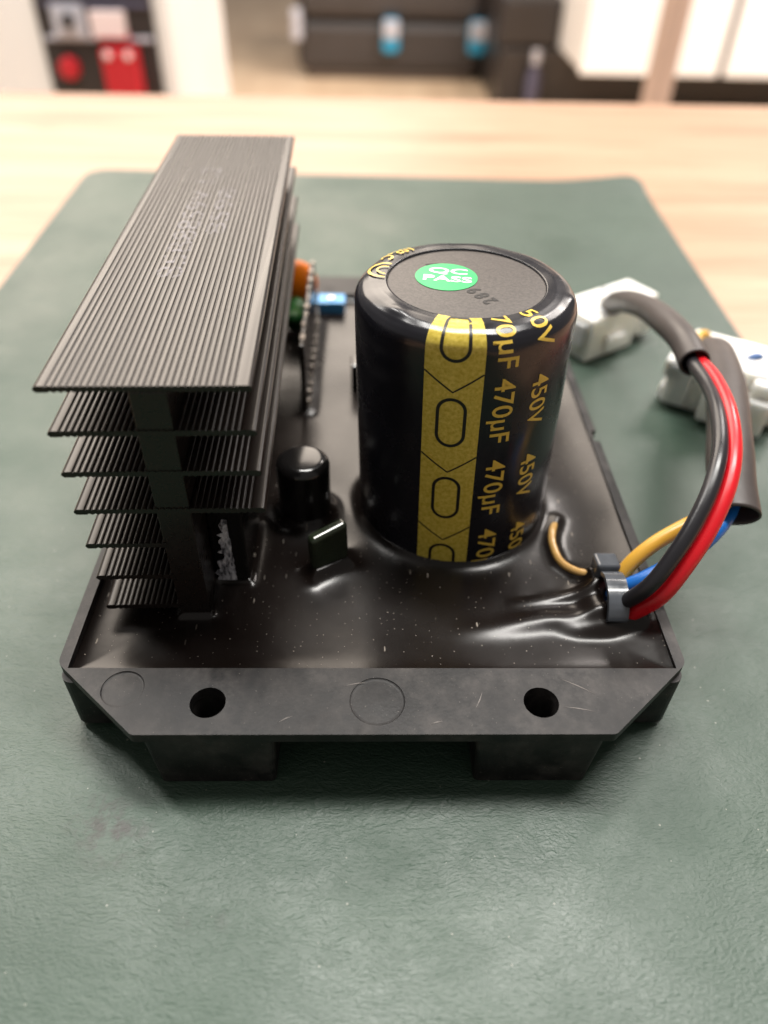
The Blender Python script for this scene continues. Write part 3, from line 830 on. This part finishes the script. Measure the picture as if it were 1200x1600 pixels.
# --- ink dots printed on the top fin
for body, x0, y0, y1, hgt_ in (('85B8859V 1.2', 10.2, 34, 92, 4.4), ('8598', 15.8, 53, 78, 3.8)):
    me = text_mesh(body, 1, .0, 1.0, 'LEFT'); xs = [v.co.x for v in me.vertices]; ys = [v.co.y for v in me.vertices]
    bm = bmesh.new(); bm.from_mesh(me); bpy.data.meshes.remove(me)
    for v in bm.verts:
        a = (v.co.x-min(xs))/(max(xs)-min(xs)); b = (v.co.y-min(ys))/(max(ys)-min(ys))
        v.co = Vector(((x0+(1-b)*hgt_)*mm, (y0+a*(y1-y0))*mm, ZF+.0005+.00004))
    # the ink only took on the crests of the ribs
    keep = bmesh.new()
    me2 = bm_mesh(bm, 'ink_print')
    hs_place(me2)
    part('ink_print', me2, None, False, sink)
t = NT('worn_ink')
n1 = t.noise(1400, 2, .5); 
tr_ = t.n.new('ShaderNodeBsdfTransparent'); mx = t.n.new('ShaderNodeMixShader')
fac = t.math('MULTIPLY', t.ramp(n1, [(.44, 0.0), (.58, 1.0)]), .4)
t.set(Base_Color=lin(170, 165, 172), Roughness=.5)
t.l.new(fac, mx.inputs[0]); t.l.new(tr_.outputs[0], mx.inputs[1]); t.l.new(t.b.outputs[0], mx.inputs[2])
t.l.new(mx.outputs[0], t.n['Material Output'].inputs['Surface'])
for o in bpy.data.objects:
    if o.name.startswith('ink_print'): o.data.materials.append(t.m)

# ------------------------------------------------------------------ background beyond the table
simple('white_paint', lin(244, 242, 240), .35, var=.02, nscale=3)
simple('panel_black', lin(52, 47, 46), .4, var=.1, nscale=8)
simple('red_plastic', lin(196, 40, 50), .38)
simple('pale_grey', lin(196, 196, 206), .4)
simple('pale_pink', lin(240, 222, 222), .4)
simple('steel_blue', lin(90, 88, 110), .4)
simple('case_black', lin(66, 60, 58), .45, var=.12, nscale=6)
simple('case_brown', lin(96, 82, 72), .5, var=.12, nscale=6)
simple('cyan', lin(50, 168, 214), .4)
simple('post_paint', lin(176, 152, 138), .45, var=.05, nscale=6)
ZFL = -0.77
# white cabinet machine with black control panel
mc = empty('control_cabinet', (-0.75, 1.6, ZFL)); tag(mc, 'white control cabinet with a black panel, red button and red socket at the back left', 'cabinet')
def bgbox(name, x0, x1, y0, y1, z0, z1, mat, par, bev=.004):
    o = box_obj(name, ((x0+x1)/2, (y0+y1)/2, (z0+z1)/2), (x1-x0, y1-y0, z1-z0), MAT[mat], None, bev); child(o, par); return o
bgbox('housing', -1.15, -.372, 1.602, 2.2, ZFL, .10, 'white_paint', mc, .012)
pn = bgbox('panel', -.622, -.404, 1.590, 1.6015, -.46, .08, 'panel_black', mc)
def sub(o, p):
    o.parent = p; o.location = o.location-(p.location+p.parent.location); return o
def pb(name, px0, px1, z0, z1, mat, d=.012):
    o = box_obj(name, ((px0+px1)/2, 1.5895-d/2, (z0+z1)/2), (px1-px0, d, z1-z0), MAT[mat], None, .002); return sub(o, pn)
pb('rail', -.612, -.410, -.186, -.178, 'pale_grey', .006)
pb('rail', -.606, -.408, -.131, -.124, 'steel_blue', .006)
k = pb('key_switch', -.590, -.530, -.180, -.128, 'pale_grey', .010)
def cyl_y(name, x, z, r, d, mat, y1=1.5895):
    bm = bmesh.new(); lathe(bm, [(0, 0), (r, 0), (r, d*.7), (r*.8, d), (0, d)], 32)
    me = bm_mesh(bm, name); me.transform(Matrix.Translation((x, y1, z)) @ Matrix.Rotation(rad(90), 4, 'X'))
    return link(name, me, MAT[mat], None, False)
sub(cyl_y('knob', -.558, -.152, .011, .022, 'panel_black', 1.579), pn)
sub(cyl_y('push_button', -.577, -.231, .019, .022, 'red_plastic'), pn)
pb('breaker', -.518, -.455, -.178, -.136, 'pale_pink', .02)
pb('terminal_cover', -.512, -.452, -.186, -.172, 'red_plastic', .014)
so = pb('red_socket', -.504, -.440, -.290, -.194, 'red_plastic', .04)
for dx in (-.490, -.452): sub(cyl_y('screw', dx, -.202, .007, .004, 'pale_pink', 1.549), pn)
# black tool chest on the floor
tc_ = empty('tool_chest', (.105, 4.45, ZFL)); tag(tc_, 'black tool chest with blue and white latches on the floor behind the table', 'chest')
bgbox('chest_body', -.345, .555, 4.15, 4.75, ZFL+.03, -.52, 'case_black', tc_, .04)
bgbox('chest_lid', -.335, .545, 4.13, 4.76, -.515, -.30, 'case_black', tc_, .04)
bgbox('base_rail', -.30, .51, 4.17, 4.73, ZFL, ZFL+.035, 'case_brown', tc_, .01)
for x in (.108, .522):
    a = bgbox('latch', x-.040, x+.040, 4.09, 4.149, -.645, -.505, 'cyan', tc_, .018)
    b = box_obj('latch_cap', (x, 4.085, -.545), (.074, .02, .075), MAT['pale_grey'], None, .006); sub(b, a)
bgbox('hinge', -.365, -.315, 4.08, 4.128, -.60, -.47, 'pale_grey', tc_, .012)
# white drawer cabinet with dark plinth
wc = empty('drawer_cabinet', (1.4, 3.6, ZFL)); tag(wc, 'white cabinet with two door fronts over a dark recessed plinth at the back right', 'cabinet')
bgbox('carcass', .800, 2.6, 3.122, 4.9, -.518, .30, 'white_paint', wc, .006)
for x0, x1 in ((.792, 1.311), (1.337, 2.00)):
    bgbox('door', x0, x1, 3.098, 3.120, -.522, .29, 'white_paint', wc, .004)
bgbox('door_gap_shade', 1.312, 1.336, 3.112, 3.1212, -.52, .285, 'panel_black', wc, .0005)  # dark strip added between the doors, its colour stands in for the gap's shade
bgbox('plinth', .560, 2.55, 3.55, 4.85, ZFL, -.521, 'panel_black', wc, .01)
# dark box beside it, and a blue bottle
dk = empty('storage_box', (.67, 4.25, -.521)); tag(dk, 'dark storage box standing against the left side of the white cabinet', 'box')
bgbox('box_body', .548, .799, 3.56, 4.95, -.5205, -.34, 'panel_black', dk, .02)
bt = empty('bottle', (.70, 3.50, ZFL)); tag(bt, 'small blue and grey bottle standing on the floor before the dark plinth', 'bottle')
bm = bmesh.new(); lathe(bm, [(0, 0), (.028, 0), (.03, .01), (.03, .16), (.012, .20), (.012, .21), (0, .21)], 24)
me = bm_mesh(bm, 'bottle_body'); o = link('bottle_body', me, MAT['steel_blue'], bt, True)
bm = bmesh.new(); lathe(bm, [(0.0122, .205), (.018, .206), (.018, .25), (.014, .256), (0, .256)], 24)
o = link('cap', bm_mesh(bm, 'cap'), MAT['pale_grey'], bt, False)
# post
ps = empty('post', (.822, 2.3, ZFL)); tag(ps, 'beige round post standing in front of the white cabinet', 'post')
bm = bmesh.new(); lathe(bm, [(0, 0), (.075, 0), (.075, .012), (.041, .014), (.039, .02), (.039, 1.3), (0, 1.3)], 40)
o = link('post_tube', bm_mesh(bm, 'post_tube'), MAT['post_paint'], ps, False); autosmooth(o, 30)
